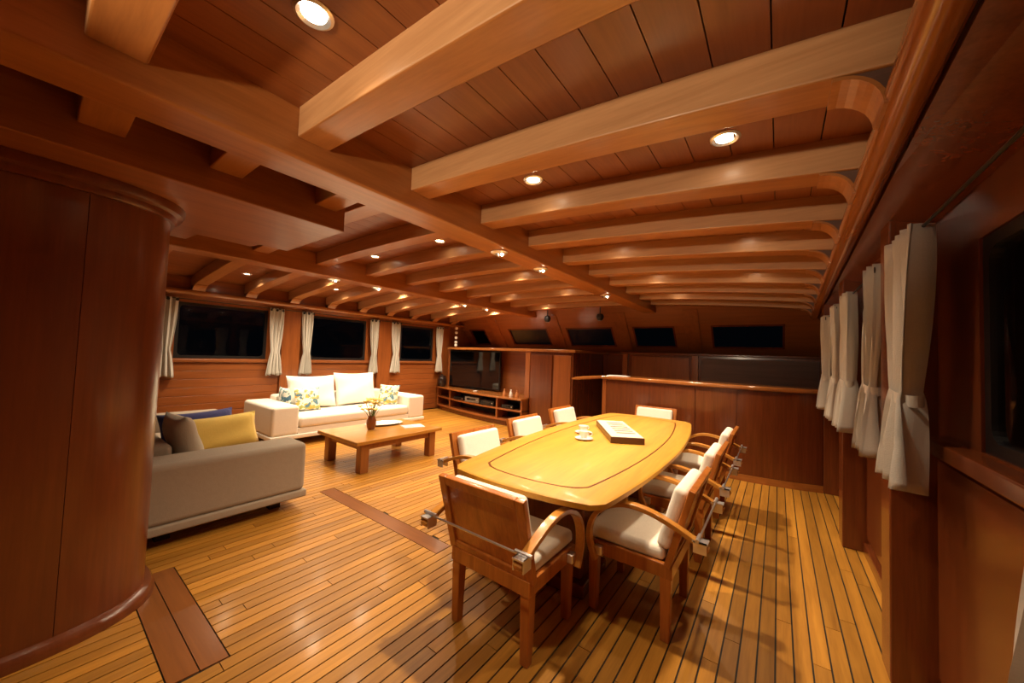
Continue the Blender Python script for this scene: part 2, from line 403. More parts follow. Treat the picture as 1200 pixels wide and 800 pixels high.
# sill and skirting, horizontal boards
for (a, b) in ((0.65, 2.54), (2.72, 4.15), (4.36, 5.72)):
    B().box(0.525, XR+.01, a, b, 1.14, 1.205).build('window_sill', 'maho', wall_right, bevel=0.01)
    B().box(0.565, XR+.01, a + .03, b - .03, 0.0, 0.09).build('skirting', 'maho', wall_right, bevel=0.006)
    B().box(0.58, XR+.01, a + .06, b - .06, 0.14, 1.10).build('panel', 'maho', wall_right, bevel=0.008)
for (a, b) in ((1.05, 2.78), (3.10, 4.78), (5.12, 6.72), (-1.4, .82)):
    B().box(XL-.01, XL + .05, a, b, 1.205, 1.26).build('window_sill', 'wall_h', wall_left, bevel=0.01)
    z = 0.02
    while z < 1.19:
        B().box(XL-.005, XL + 0.02, a + .004, b - .004, z, min(z + 0.128, 1.20)).build('wall_board', 'wall_h', wall_left, bevel=0.004, seg=1)
        z += 0.132
# slanting frieze between the rail and the wall, upper fascia, rails
def frieze(sg, xw, rx, name, parent):
    b = B(); rings = []
    for y in (YB, 2, 5, YF):
        r = rx(y)
        rings.append([(r, y, 2.262), (r + sg*0.03, y, 2.60), (xw + sg*.02, y, 2.60), (xw + sg*.02, y, 2.20), (xw - sg*0.005, y, 2.20)])
    b.loft(rings); return b.build(name, 'maho' if sg > 0 else 'wall_h', parent)
frieze(1, XR, lambda y: rail_x(y) + 0.05, 'frieze', wall_right)
frieze(-1, XL, lambda y: lrail_x(y) - 0.05, 'frieze', wall_left)
tr = struct('trim_1', B().tube([(rail_x(y), y, 2.30) for y in (YB, 1, 3, 5, 7.5)], 0.052, 16), 'rail', 'round polished wooden rail under the beam ends on the dark side', smooth=True, cat='trim')
tr2 = struct('trim_2', B().tube([(lrail_x(y), y, 2.285) for y in (YB, 1, 3, 5, 7.5)], 0.042, 16), 'rail', 'round polished wooden rail above the sofa-side curtains', smooth=True, cat='trim')

# windows in the side walls: dark rubber frame with rounded corners + pane
win_no = [0]
def rounded(y0, y1, z0, z1, r, n=5):
    pts = []
    for (cy, cz, a0) in ((y1-r, z1-r, 0), (y0+r, z1-r, 90), (y0+r, z0+r, 180), (y1-r, z0+r, 270)):
        for k in range(n + 1):
            a = math.radians(a0 + 90 * k / n); pts.append((cy + r*math.cos(a), cz + r*math.sin(a)))
    return pts
def side_window(xin, sg, y0, y1, z0, z1, label):
    win_no[0] += 1
    o = rounded(y0-.005, y1+.005, z0-.005, z1+.005, 0.02); i = rounded(y0+.045, y1-.045, z0+.045, z1-.045, 0.06)
    b = B(); rings = [[(xin + sg*.01, *p) for p in o], [(xin + sg*.01, *p) for p in i], [(xin + sg*.05, *p) for p in i], [(xin + sg*.05, *p) for p in o]]
    rings.append(rings[0]); b.loft(rings, caps=False)
    fr = struct('window_%d' % win_no[0], b, 'black', label, cat='window')
    B().prism(rounded(y0+.04, y1-.04, z0+.04, z1-.04, 0.06), 'X', xin + sg*.026, xin + sg*.034).build('pane', 'glass', fr)
    return fr
for k, (a, b) in enumerate(RW):
    side_window(XR, 1, a, b, RZ0, RZ1, ['dark window framed in black beside the tied curtain, in the dark side wall', 'second dark window between the pilasters of the dark side wall', 'dark window beside the bar counter in the dark side wall'][k])
for k, (a, b) in enumerate(LW):
    side_window(XL, -1, a, b, LZ0, LZ1, ['dark window hidden behind the curved column', 'wide dark window between column and first pilaster behind the sofas', 'dark window over the white sofa', 'small dark window between white sofa and media cabinet'][k])

# front bulkhead: vertical lower part, upper part raked towards the room
def fy(z): return YF - max(0.0, z - 1.65) * 0.85
FW = [(-7.20, -6.62), (-5.80, -4.60), (-4.07, -2.93), (-2.49, -1.66), (-1.02, 0.09)]
FZ0, FZ1 = 1.785, 2.20
wf = B().box(XL-.06, XR+.06, YF, YF+.06, 0, 1.66)
def slab(b, x0, x1, z0, z1, t=0.06, d=0.0):
    b.hexa([(x0, fy(z0)-d, z0), (x1, fy(z0)-d, z0), (x1, fy(z0)-d+t, z0), (x0, fy(z0)-d+t, z0), (x0, fy(z1)-d, z1), (x1, fy(z1)-d, z1), (x1, fy(z1)-d+t, z1), (x0, fy(z1)-d+t, z1)])
slab(wf, XL-.06, XR+.06, 1.65, FZ0); slab(wf, XL-.06, XR+.06, FZ1, 2.72)
xs = [XL-.06] + [t for wv in FW for t in wv] + [XR+.06]
for k in range(0, len(xs), 2): slab(wf, xs[k], xs[k+1], FZ0, FZ1)
wall_front = struct('wall_front', wf, 'front', 'raked wooden front bulkhead with a row of dark windows')
for k, (a, b) in enumerate(FW):
    win_no[0] += 1
    fb = B()
    for (x0, x1, z0, z1) in ((a, b, FZ0, FZ0+.03), (a, b, FZ1-.03, FZ1), (a, a+.03, FZ0, FZ1), (b-.03, b, FZ0, FZ1)): slab(fb, x0, x1, z0, z1, 0.05, 0.012)
    lab = ['small dark front window in the corner above the television', 'dark raked front window above the media cabinet', 'dark raked front window above the tall cabinet and passage',
           'dark raked front window above the back counter beside the post', 'widest dark front window over the bar, by the dark side wall'][k]
    fr = struct('window_%d' % win_no[0], fb, 'maho', lab, cat='window')
    pb = B(); slab(pb, a+.01, b-.01, FZ0+.01, FZ1-.01, 0.008, -0.03); pb.build('pane', 'glass', fr)
for xm in (-4.335, -2.71, -1.34, -6.21):
    sb = B(); slab(sb, xm-.13, xm+.13, 1.70, 2.48, 0.03, 0.028); sb.build('mullion', 'wall_v', wall_front, bevel=0.006)

# ------------------------------------------------------------------ column
def sup(a, b, e, k, n):
    t = 2 * PI * k / n; c, s = math.cos(t), math.sin(t)
    return (a * math.copysign(abs(c) ** (2/e), c), b * math.copysign(abs(s) ** (2/e), s))
column = thing('column', 'dark reddish wooden column with rounded corners and trim rings, beside the linen sofa', 'column', (-3.20, -0.10, 0))
def ringpts(a, b, k0, k1, n=120): return [sup(a, b, 2.6, k, n) for k in range(k0, k1 + 1)]
starts = [6, 36, 66, 96, 126]
for k in range(len(starts) - 1):
    p = ringpts(0.42, 0.60, starts[k], starts[k+1]); q = ringpts(0.39, 0.57, starts[k], starts[k+1])
    # narrow joint between neighbouring panels
    def shrink(L): 
        L = [Vector((*t, 0)) for t in L]
        L[0] = L[0].lerp(L[1], 0.045); L[-1] = L[-1].lerp(L[-2], 0.045); return [(t.x, t.y) for t in L]
    poly = shrink(p) + shrink(q)[::-1]
    B().prism(poly, 'Z', 0.0, 2.335).build('panel', 'column', column, smooth=True)
core = [sup(0.405, 0.585, 2.6, k, 60) for k in range(60)]
B().prism(core, 'Z', 0.0, 2.33).build('core', 'maho', column)
def ring_trim(zlist, name):
    rings = [[(x, y, z) for (x, y) in [sup(0.42 + d, 0.60 + d, 2.6, k, 90) for k in range(90)]] for d, z in zlist]
    B().loft(rings).build(name, 'column', column, smooth=True)
ring_trim([(0.0, 0.0), (0.045, 0.0), (0.045, 0.03), (0.03, 0.055), (0.0, 0.065)], 'base_trim')
ring_trim([(0.0, 2.24), (0.02, 2.24), (0.03, 2.262), (0.03, 2.275), (0.055, 2.285), (0.065, 2.31), (0.065, 2.329), (0.0, 2.329)], 'top_trim')

# ------------------------------------------------------------------ lamps
def downlight(x, y, label, group, power=SPOT_W, r=0.052, z=None, spot=True, angle=132):
    zz = zc(x) if z is None else z
    t = thing('recessed_downlight', label, 'ceiling light', (x, y, zz), 0, group)
    B().lathe([(r*0.8, 0.004), (r*0.8, -0.004), (r*1.05, -0.012), (r*1.25, -0.006), (r*1.28, 0.004)], n=28).build('trim_ring', 'chrome', t, smooth=True)
    B().lathe([(0.001, -0.003), (r*0.82, -0.003), (r*0.82, 0.003), (0.001, 0.003)], n=24).build('lens', 'lens', t)
    ld = bpy.data.lights.new('downlight_spot', 'SPOT'); ld.energy = power; ld.color = LAMP; ld.spot_size = math.radians(angle); ld.spot_blend = 1.0; ld.shadow_soft_size = 0.035
    lo = bpy.data.objects.new('downlight_spot', ld); COL.objects.link(lo); lo.parent = t; lo.location = (0, 0, -0.02)
    return t
GR = 'recessed ceiling downlights between the beams'
for (x, y) in [(-1.31, 0.53), (-1.31, 1.93), (-0.21, 1.93), (-1.31, 3.31), (-0.21, 3.31), (-1.31, 4.70), (-0.21, 4.70), (-1.31, 6.1)]:
    downlight(x, y, 'round downlight in the row over the middle of the dining table' if x < -1 else 'round downlight in the row between the dining table and the dark curtained wall', GR, SPOT_W * ((1.45 if 1 < y < 5 else 0.55 if y < 1 else 0.25) if x < -1 else 0.34), angle=(130 if y < 1 else 120) if x < -1 else 104)
for (x, y) in [(-3.01, 2.64), (-4.25, 2.64), (-3.01, 4.05), (-4.25, 4.05), (-3.01, 5.42), (-4.25, 5.42), (-4.25, 6.82)]:
    downlight(x, y, 'round downlight between the girders, in the row nearer the dining table' if x > -3.5 else 'round downlight between the girders, in the row nearer the sofas', GR, SPOT_W * 0.6, angle=116)
for (x, y) in [(-6.55, 1.93), (-6.55, 3.31), (-6.55, 4.70), (-5.75, 2.64), (-5.75, 4.05), (-5.75, 5.42), (-6.55, 6.1), (-5.75, 6.82)]:
    downlight(x, y, 'round downlight in the row over the white sofa by the windows' if x < -6 else 'round downlight in the row beside the sofa-side girder, towards the windows', GR, SPOT_W * 1.0)
def girder_lamp(x, y, label):
    t = thing('girder_lamp', label, 'ceiling light', (x, y, 2.451), 0, 'chrome lamps under the girders')
    B().lathe([(0.001, 0.004), (0.075, 0.004), (0.08, -0.008), (0.06, -0.022), (0.045, -0.022), (0.001, -0.022)], n=28).build('rim', 'chrome', t, smooth=True)
    for k in range(3):
        a = 2*PI*k/3 + 0.4
        B().lathe([(0.001, -0.040), (0.010, -0.037), (0.014, -0.030), (0.012, -0.020)], (0.028*math.cos(a), 0.028*math.sin(a), 0), 12).build('bulb', 'lens' if k == 0 else 'chrome', t, smooth=True)
    ld = bpy.data.lights.new('girder_spot', 'SPOT'); ld.energy = SPOT_W * 0.35; ld.color = LAMP; ld.spot_size = math.radians(140); ld.spot_blend = 0.8; ld.shadow_soft_size = 0.03
    lo = bpy.data.objects.new('girder_spot', ld); COL.objects.link(lo); lo.parent = t; lo.location = (0, 0, -0.045)
for y in (2.54, 3.26, 5.08): girder_lamp(-2.075, y, 'chrome lamp with small bulbs under the girder by the dining table')
for y in (2.43, 3.09, 4.95, 5.6): girder_lamp(-4.875, y, 'chrome lamp with small bulbs under the girder by the sofas')

# assumed uplighter on the aft bulkhead, unseen; added to wash only the deck beams
ul = thing('assumed_uplighter', 'assumed brass wall uplighter on the plain aft bulkhead, added to light the ceiling beams', 'assumed wall lamp', (-1.15, YB, 1.80))
B().box(-.05, .05, 0.0, .02, -.12, .06).build('back_plate', 'chrome', ul, bevel=0.005)
B().tube([(0, .01, -.05), (0, .08, -.07), (0, .10, -.03)], .010, 10).build('arm', 'chrome', ul, smooth=True)
B().lathe([(.001, -.035), (.05, -.03), (.09, .03), (.10, .07), (.096, .07), (.086, .03), (.047, -.02), (.001, -.024)], (0, .10, 0), 28).build('shade', 'chrome', ul, smooth=True)
B().lathe([(.001, -.01), (.02, 0), (.026, .03), (.018, .055), (.001, .062)], (0, .10, 0), 16).build('bulb', 'lens', ul, smooth=True)
ld = bpy.data.lights.new('assumed_uplighter_spot', 'SPOT'); ld.energy = 235.0; ld.color = LAMP; ld.spot_size = math.radians(62); ld.spot_blend = 0.7; ld.shadow_soft_size = 0.06
lo = bpy.data.objects.new('assumed_uplighter_spot', ld); COL.objects.link(lo); lo.parent = ul; lo.location = (0, .13, .10)
lo.rotation_euler = Vector((0.06, 1.0, 0.36)).to_track_quat('-Z', 'Y').to_euler()

# ------------------------------------------------------------------ dining table
table = thing('dining_table', 'long bow-sided wooden dining table with a dark inlay line', 'table', (-1.275, 3.265, 0), math.radians(2.6))
HL, TZ = 1.61, 0.77
def table_outline(off=0.0, rc=0.14):
    hl, we, wm, bow = HL - off, 0.50 - off, 0.625 - off, 0.055
    pts = []
    def side(t): return we + (wm - we) * (1 - t * t)
    for k in range(13):                      # +x side going up, stopping short of the corner
        t = -0.90 + 1.80 * k / 12; pts.append((side(t), t * (hl - bow)))
    c1 = [(side(0.965) - 0.004, 0.965*(hl-bow)), (side(1.0) - 0.05, hl - bow*0.93)]
    pts += c1
    for k in range(1, 8):
        t = 0.86 - 1.72 * k / 8; pts.append((we * t, hl - bow * t * t))
    pts += [(-c1[1][0], c1[1][1]), (-c1[0][0], c1[0][1])]
    for k in range(13):
        t = 0.90 - 1.80 * k / 12; pts.append((-side(t), t * (hl - bow)))
    pts += [(-c1[0][0], -c1[0][1]), (-c1[1][0], -c1[1][1])]
    for k in range(1, 8):
        t = -0.86 + 1.72 * k / 8; pts.append((we * t, -(hl - bow * t * t)))
    pts += [(c1[1][0], -c1[1][1]), (c1[0][0], -c1[0][1])]
    return pts
o = table_outline()
o2 = table_outline(0.012)
B().loft([[(x, y, TZ-.045) for x, y in o2], [(x, y, TZ-.036) for x, y in o], [(x, y, TZ-.010) for x, y in o], [(x, y, TZ) for x, y in o2]]).build('tabletop', 'table', table, smooth=True)
a, b_ = table_outline(0.145), table_outline(0.157)
B().loft([[(x, y, TZ-.003) for x, y in a], [(x, y, TZ+.0008) for x, y in a], [(x, y, TZ+.0008) for x, y in b_], [(x, y, TZ-.003) for x, y in b_]], caps=False).build('inlay_line', 'inlay', table)
for yy in (-0.95, 0.95):
    B().box(-0.235, 0.235, yy-.17, yy+.17, 0.08, TZ-.045).build('pedestal', 'maho', table, bevel=0.03, seg=3)
    B().box(-0.265, 0.265, yy-.21, yy+.21, 0.0, 0.085).build('plinth', 'maho', table, bevel=0.015)
B().box(-0.06, 0.06, -0.80, 0.80, 0.30, 0.42).build('stretcher', 'maho', table, bevel=0.01)
B().box(-0.42, 0.42, -1.25, 1.25, TZ-.10, TZ-.043).build('apron', 'maho', table, bevel=0.008)

# ------------------------------------------------------------------ dining chairs
def pillow_mesh(w, h, t, n=12, pinch=0.10, seed=0):
    """cushion in the XZ plane, thickness along Y, centred"""
    rnd = random.Random(seed); b = B(); top = []; bot = []
    for i in range(n + 1):
        for j in range(n + 1):
            u, v = -1 + 2*i/n, -1 + 2*j/n
            x = u * w/2 * (1 - pinch * (1 - v*v) * 0.0 - pinch * (1 - abs(v)**2) * abs(u)**3 * 0.6)
            z = v * h/2 * (1 - pinch * (1 - abs(u)**2) * abs(v)**3 * 0.9)
            d = t/2 * (max(0, (1 - u**4)) ** 0.6) * (max(0, (1 - v**4)) ** 0.6)
            d *= 1 + 0.08 * math.sin(3*u + 5*v + seed)
            top.append((x, d, z)); bot.append((x, -d, z))
    N1 = n + 1; fs = []
    for i in range(n):
        for j in range(n):
            q = (i*N1+j, (i+1)*N1+j, (i+1)*N1+j+1, i*N1+j+1); fs.append(q); fs.append(tuple(k + N1*N1 for k in q[::-1]))
    b.add(top + bot, fs)
    return b
def weld(o, d=0.0008):
    bm = bmesh.new(); bm.from_mesh(o.data); bmesh.ops.remove_doubles(bm, verts=bm.verts, dist=d); bmesh.ops.recalc_face_normals(bm, faces=bm.faces); bm.to_mesh(o.data); bm.free()
    for p in o.data.polygons: p.use_smooth = True
    return o
BA = math.atan2(0.12, 0.43)     # backrest recline
def back_pt(x, d, s):           # s along the back from its foot, d depth (positive = front)
    y0, z0 = -0.215, 0.405
    return (x, y0 - math.sin(BA) * s + math.cos(BA) * d, z0 + math.cos(BA) * s + math.sin(BA) * d)
def back_box(b, x0, x1, d0, d1, s0, s1):
    return b.hexa([back_pt(x0,d0,s0), back_pt(x1,d0,s0), back_pt(x1,d1,s0), back_pt(x0,d1,s0), back_pt(x0,d0,s1), back_pt(x1,d0,s1), back_pt(x1,d1,s1), back_pt(x0,d1,s1)])
def make_chair(label):
    t = thing('dining_armchair', label, 'chair', (0,0,0), 0, 'wooden armchairs around the dining table')
    for sx in (-1, 1):
        for sy in (-1, 1):
            cx, cy = sx * 0.235, sy * 0.205 - 0.005
            r0 = [(cx-.023, cy-.023, 0), (cx+.023, cy-.023, 0), (cx+.023, cy+.023, 0), (cx-.023, cy+.023, 0)]
            r1 = [(cx-.030, cy-.030, .405), (cx+.030, cy-.030, .405), (cx+.030, cy+.030, .405), (cx-.030, cy+.030, .405)]
            B().loft([r0, r1]).build('leg', 'chair', t, bevel=0.005)
    sf = B(); sf.box(-.265, .265, .20, .235, .335, .41); sf.box(-.265, .265, -.245, -.21, .335, .41); sf.box(-.265, -.235, -.21, .20, .335, .41); sf.box(.235, .265, -.21, .20, .335, .41)
    sf.box(-.24, .24, -.215, .205, .385, .405)
    sf.build('seat_frame', 'chair', t, bevel=0.004)
    B().box(-.245, .245, -.20, .255, .405, .485).build('seat_cushion', 'cream', t, bevel=0.03, seg=4)
    W = 0.285
    bf = B(); back_box(bf, -W, -W+.05, -.022, .012, 0, .445); back_box(bf, W-.05, W, -.022, .012, 0, .445); back_box(bf, -W+.05, W-.05, -.022, .012, .395, .445); back_box(bf, -W+.05, W-.05, -.022, .012, 0, .05)
    bf.build('back_frame', 'chair', t, bevel=0.005)
    back_box(B(), -W+.045, W-.045, -.008, .010, .045, .40).build('back_panel', 'chair', t)
    bc = B(); back_box(bc, -.245, .245, .012, .085, .06, .415); bc.build('back_cushion', 'cream', t, bevel=0.028, seg=4)
    path = [(.165,.325),(.205,.43),(.195,.54),(.13,.63),(.01,.685),(-.12,.685),(-.26,.645),(-.42,.575)]
    for sx in (-1, 1):
        pp = smooth_path([(sx*.31, p[0], p[1]) for p in path], 6); rings = []
        for i, p in enumerate(pp):
            tg = (pp[min(i+1,len(pp)-1)] - pp[max(i-1,0)]).normalized(); nn = Vector((1,0,0)).cross(tg).normalized()
            rings.append([p + Vector((-.024,0,0)) + nn*.013, p + Vector((.024,0,0)) + nn*.013, p + Vector((.024,0,0)) - nn*.013, p + Vector((-.024,0,0)) - nn*.013])
        am = B().loft(rings).build('armrest', 'arm', t, bevel=0.004)
        B().box(min(sx*.262, sx*.30), max(sx*.262, sx*.30), .135, .185, .345, .395).build('front_bracket', 'chrome', am, bevel=0.006)
        br = B(); cy, cz = -.385, .592
        br.box(sx*.31-.030, sx*.31+.030, cy-.035, cy+.035, cz+.014, cz+.022); br.box(sx*.31-.030, sx*.31-.024, cy-.03, cy+.03, cz-.035, cz+.022); br.box(sx*.31+.024, sx*.31+.030, cy-.03, cy+.03, cz-.035, cz+.022)
        br.tube([(sx*.31-.045, cy+.01, cz+.028), (sx*.31+.045, cy+.01, cz+.028)], .010, 10)
        br.build('rear_bracket', 'chrome', am)
    B().tube([(-.31, -.375, .612), (.31, -.375, .612)], .006, 10).build('support_rod', 'chrome', t, smooth=True)
    return t
CH = [(-1.215, 1.735, 0.0, 'wooden armchair at the table end away from the bar counter'),
      (-0.69, 2.36, PI/2, 'wooden armchair on the curtain side of the dining table, farthest from the bar'),
      (-0.685, 3.33, PI/2, 'middle wooden armchair on the curtain side of the dining table'),
      (-0.685, 4.30, PI/2, 'wooden armchair on the curtain side of the dining table, nearest the bar'),
      (-1.86, 2.42, -PI/2, 'wooden armchair on the sofa side of the dining table, farthest from the bar'),
      (-1.95, 3.32, -PI/2, 'middle wooden armchair on the sofa side of the dining table'),
      (-2.03, 4.32, -PI/2, 'wooden armchair on the sofa side of the dining table, nearest the media cabinet'),
      (-1.42, 5.12, PI, 'wooden armchair at the table end in front of the bar counter')]
chair0 = make_chair(CH[0][3])
for k, (x, y, rz, lab) in enumerate(CH):
    c = chair0 if k == 0 else dup(chair0, lab)
    c.location = (x, y, 0); c.rotation_euler = (0, 0, rz)

# ------------------------------------------------------------------ sofas
def make_sofa(name, label, L, D, mat, loc, rz, AW=0.37, ncush=2):
    t = thing(name, label, 'sofa', loc, rz)
    h = L/2; d = D/2
    B().box(-h-.012, h+.012, -d-.012, d+.012, .11, .175).build('base_rail', mat, t, bevel=0.015, seg=3)
    for sx in (-1, 1):
        B().box(min(sx*h, sx*(h-AW)), max(sx*h, sx*(h-AW)), -d, d, .17, .61).build('armrest', mat, t, bevel=0.045, seg=4)
        for sy in (-1, 1):
            cx, cy = sx*(h-.22), sy*(d-.18)
            B().box(cx-.045, cx+.045, cy-.045, cy+.045, 0, .115).build('foot', 'dark', t, bevel=0.004)
    B().box(-h+AW-.01, h-AW+.01, -d, -d+.24, .17, .68).build('backrest', mat, t, bevel=0.045, seg=4)
    B().box(-h+AW-.01, h-AW+.01, -d+.2, d-.02, .17, .26).build('seat_deck', mat, t, bevel=0.01)
    wseat = (L - 2*AW) / ncush
    for k in range(ncush):
        x0 = -h + AW + k*wseat
        B().box(x0+.004, x0+wseat-.004, -d+.22, d, .26, .43).build('seat_cushion', mat, t, bevel=0.05, seg=4)
    return t
make_sofa('sofa', 'beige linen sofa with blue and mustard cushions, beside the column', 2.75, 1.12, 'sofa', (-4.945, 1.06, 0), 0)
make_sofa('sofa', 'white linen sofa under the windows, behind the coffee table', 2.80, 1.18, 'white_sofa', (-6.50, 3.56, 0), -PI/2, AW=0.38, ncush=1)
def pillow(label, w, h, t, mat, loc, rz, lean, cat='cushion', seed=0, group=None, roll=0.0):
    o = weld(pillow_mesh(w, h, t, seed=seed).build('cushion', mat))
    o.matrix_world = Matrix.Translation(loc) @ Matrix.Rotation(rz, 4, 'Z') @ Matrix.Rotation(lean, 4, 'X') @ Matrix.Rotation(roll, 4, 'Y')
    return tag(o, label, cat, group)
# on the white sofa (front towards +X)
pillow('large white back cushion on the white sofa, nearest the beige sofa', 0.84, 0.60, 0.24, 'white_cush', (-6.725, 3.08, 0.72), -PI/2, math.radians(14), seed=1)
pillow('large white back cushion on the white sofa, nearest the media cabinet', 0.84, 0.64, 0.24, 'white_cush', (-6.725, 3.90, 0.74), -PI/2, math.radians(14), seed=2)
pillow('floral yellow and cream cushion leaning in the white sofa corner by the beige sofa', 0.42, 0.40, 0.13, 'floral', (-6.495, 2.90, 0.622), math.radians(-90), math.radians(15), seed=3)
pillow('blue patterned cushion tucked on the white sofa arm behind the floral cushion', 0.36, 0.40, 0.11, 'bluefloral', (-6.63, 2.60, 0.632), 0.0, math.radians(5), seed=4)
pillow('floral cushion at the media cabinet end of the white sofa', 0.42, 0.40, 0.13, 'floral', (-6.32, 4.38, 0.625), math.radians(-150), math.radians(16), seed=5)
# on the beige sofa (front towards +Y)
pillow('mustard yellow oblong cushion leaning inside the beige sofa arm', 0.80, 0.36, 0.15, 'yellow', (-4.59, 1.19, 0.60), math.radians(-75), math.radians(18), seed=6)
pillow('navy blue cushion behind the mustard cushion on the beige sofa', 0.66, 0.40, 0.15, 'blue', (-4.755, 1.085, 0.62), math.radians(-75), math.radians(18), seed=7)
pillow('greige square cushion against the backrest of the beige sofa', 0.42, 0.48, 0.17, 'greige', (-4.16, 0.845, 0.662), math.radians(6), math.radians(16), seed=8)

# ------------------------------------------------------------------ coffee table with its things
ct = thing('coffee_table', 'low wooden coffee table in front of the white sofa', 'table', (-4.48, 3.04, 0))
B().box(-.49, .49, -.67, .67, .355, .40).build('tabletop', 'coffee', ct, bevel=0.008)
for sx in (-1, 1):
    for sy in (-1, 1):
        cx, cy = sx*.39, sy*.53
        B().box(cx-.055, cx+.055, cy-.055, cy+.055, 0, .357).build('leg', 'coffee_leg', ct, bevel=0.006)
    B().box(min(sx*.36, sx*.42), max(sx*.36, sx*.42), -.48, .48, .275, .357).build('side_rail', 'coffee_leg', ct)
for sy in (-1, 1): B().box(-.35, .35, min(sy*.50, sy*.56), max(sy*.50, sy*.56), .275, .357).build('end_rail', 'coffee_leg', ct)
vs = thing('flower_vase', 'brown wooden vase of yellow flowers on the coffee table', 'vase', (-4.55, 2.90, .40))
B().lathe([(0.001, 0), (.040, 0), (.056, .03), (.066, .08), (.062, .13), (.045, .17), (.038, .19), (.032, .185), (.02, .10), (.001, .09)], n=28).build('vase_body', 'vase', vs, smooth=True)
rnd = random.Random(3)
for k in range(26):
    a = rnd.uniform(0, 2*PI); s = rnd.uniform(.02, .19); hgt = rnd.uniform(.26, .42)
    tip = Vector((s*math.cos(a), s*math.sin(a), hgt)); base = Vector((.01*math.cos(a), .01*math.sin(a), .12))
    st = B().tube([base, base.lerp(tip, .5) + Vector((0,0,.03)), tip], .003, 6).build('stem', 'stem', vs)
    fl = B(); 
    for q in range(6):
        an = 2*PI*q/6; r = rnd.uniform(.036, .052)
        d1 = Vector((math.cos(an), math.sin(an), .35)); sd = Vector((-math.sin(an), math.cos(an), 0))
        fl.add([tip, tip + d1*r*.6 + sd*r*.4, tip + d1*r*1.1, tip + d1*r*.6 - sd*r*.4, tip + Vector((0,0,-.01))], [(0,1,2,3),(4,3,2,1),(0,4,1),(0,3,4)])
    fl.build('petals', 'petal', st)
tray = thing('tray', 'white oval dish behind the vase on the coffee table', 'dish', (-4.72, 3.22, .40), math.radians(75))
def oval(a, b, z, n=32): return [(a*math.cos(2*PI*k/n), b*math.sin(2*PI*k/n), z) for k in range(n)]
B().loft([oval(.20,.10,0), oval(.28,.15,.028), oval(.275,.145,.032), oval(.19,.09,.010)]).build('dish', 'china', tray, smooth=True)
mag = thing('magazine', 'open magazine with dark print lying on the coffee table', 'magazine', (-4.33, 3.44, .40), math.radians(70))
B().box(-.15, .15, -.105, .105, 0, .010).build('pages', 'paper', mag, bevel=0.002)
B().box(-.145, .0, -.10, .10, .0095, .0125).build('cover', 'print', mag)

# ------------------------------------------------------------------ things on the dining table
def cup(x, y, rz, label):
    t = thing('cup_and_saucer', label, 'cup', (x, y, TZ), rz, 'coffee cups on the dining table')
    B().lathe([(.001, 0), (.045, 0), (.078, .012), (.080, .016), (.045, .008), (.001, .006)], n=32).build('saucer', 'china', t, smooth=True)
    cpp = B().lathe([(.001, .010), (.026, .010), (.030, .02), (.044, .05), (.047, .075), (.044, .075), (.040, .05), (.026, .024), (.001, .022)], n=32).build('cup', 'china', t, smooth=True)
    B().tube(smooth_path([(.043, 0, .062), (.066, 0, .064), (.070, 0, .045), (.040, 0, .032)], 5), .005, 8).build('handle', 'china', cpp, smooth=True)
    B().tube([(-.02, -.062, .018), (.06, -.055, .019)], .004, 6).build('spoon', 'chrome', t)
cup(-1.40, 3.02, 0.5, 'white cup and saucer on the table, beside the wooden box')
cup(-1.52, 3.26, 1.2, 'white cup and saucer on the table, the one nearer the sofa-side chairs')
gb = thing('game_box', 'flat dark wooden box with cream slatted top on the dining table', 'box', (-1.26, 3.48, TZ), math.radians(32))
B().box(-.145, .145, -.41, .41, 0, .056).build('box_body', 'boxwood', gb, bevel=0.004)
B().box(-.138, .138, -.402, .402, .054, .060).build('lid', 'paper', gb, bevel=0.002)
for k in range(6):
    B().box(-.06, .105, -.26 + k*.10, -.225 + k*.10, .059, .064).build('slat', 'gear', gb)
M['box_cream'] = plain('box_cream_paint', (0.74, 0.66, 0.48), 0.45, noise=0.08)
for ch in gb.children:
    if ch.name.startswith('lid'): ch.data.materials.clear(); ch.data.materials.append(M['box_cream'])

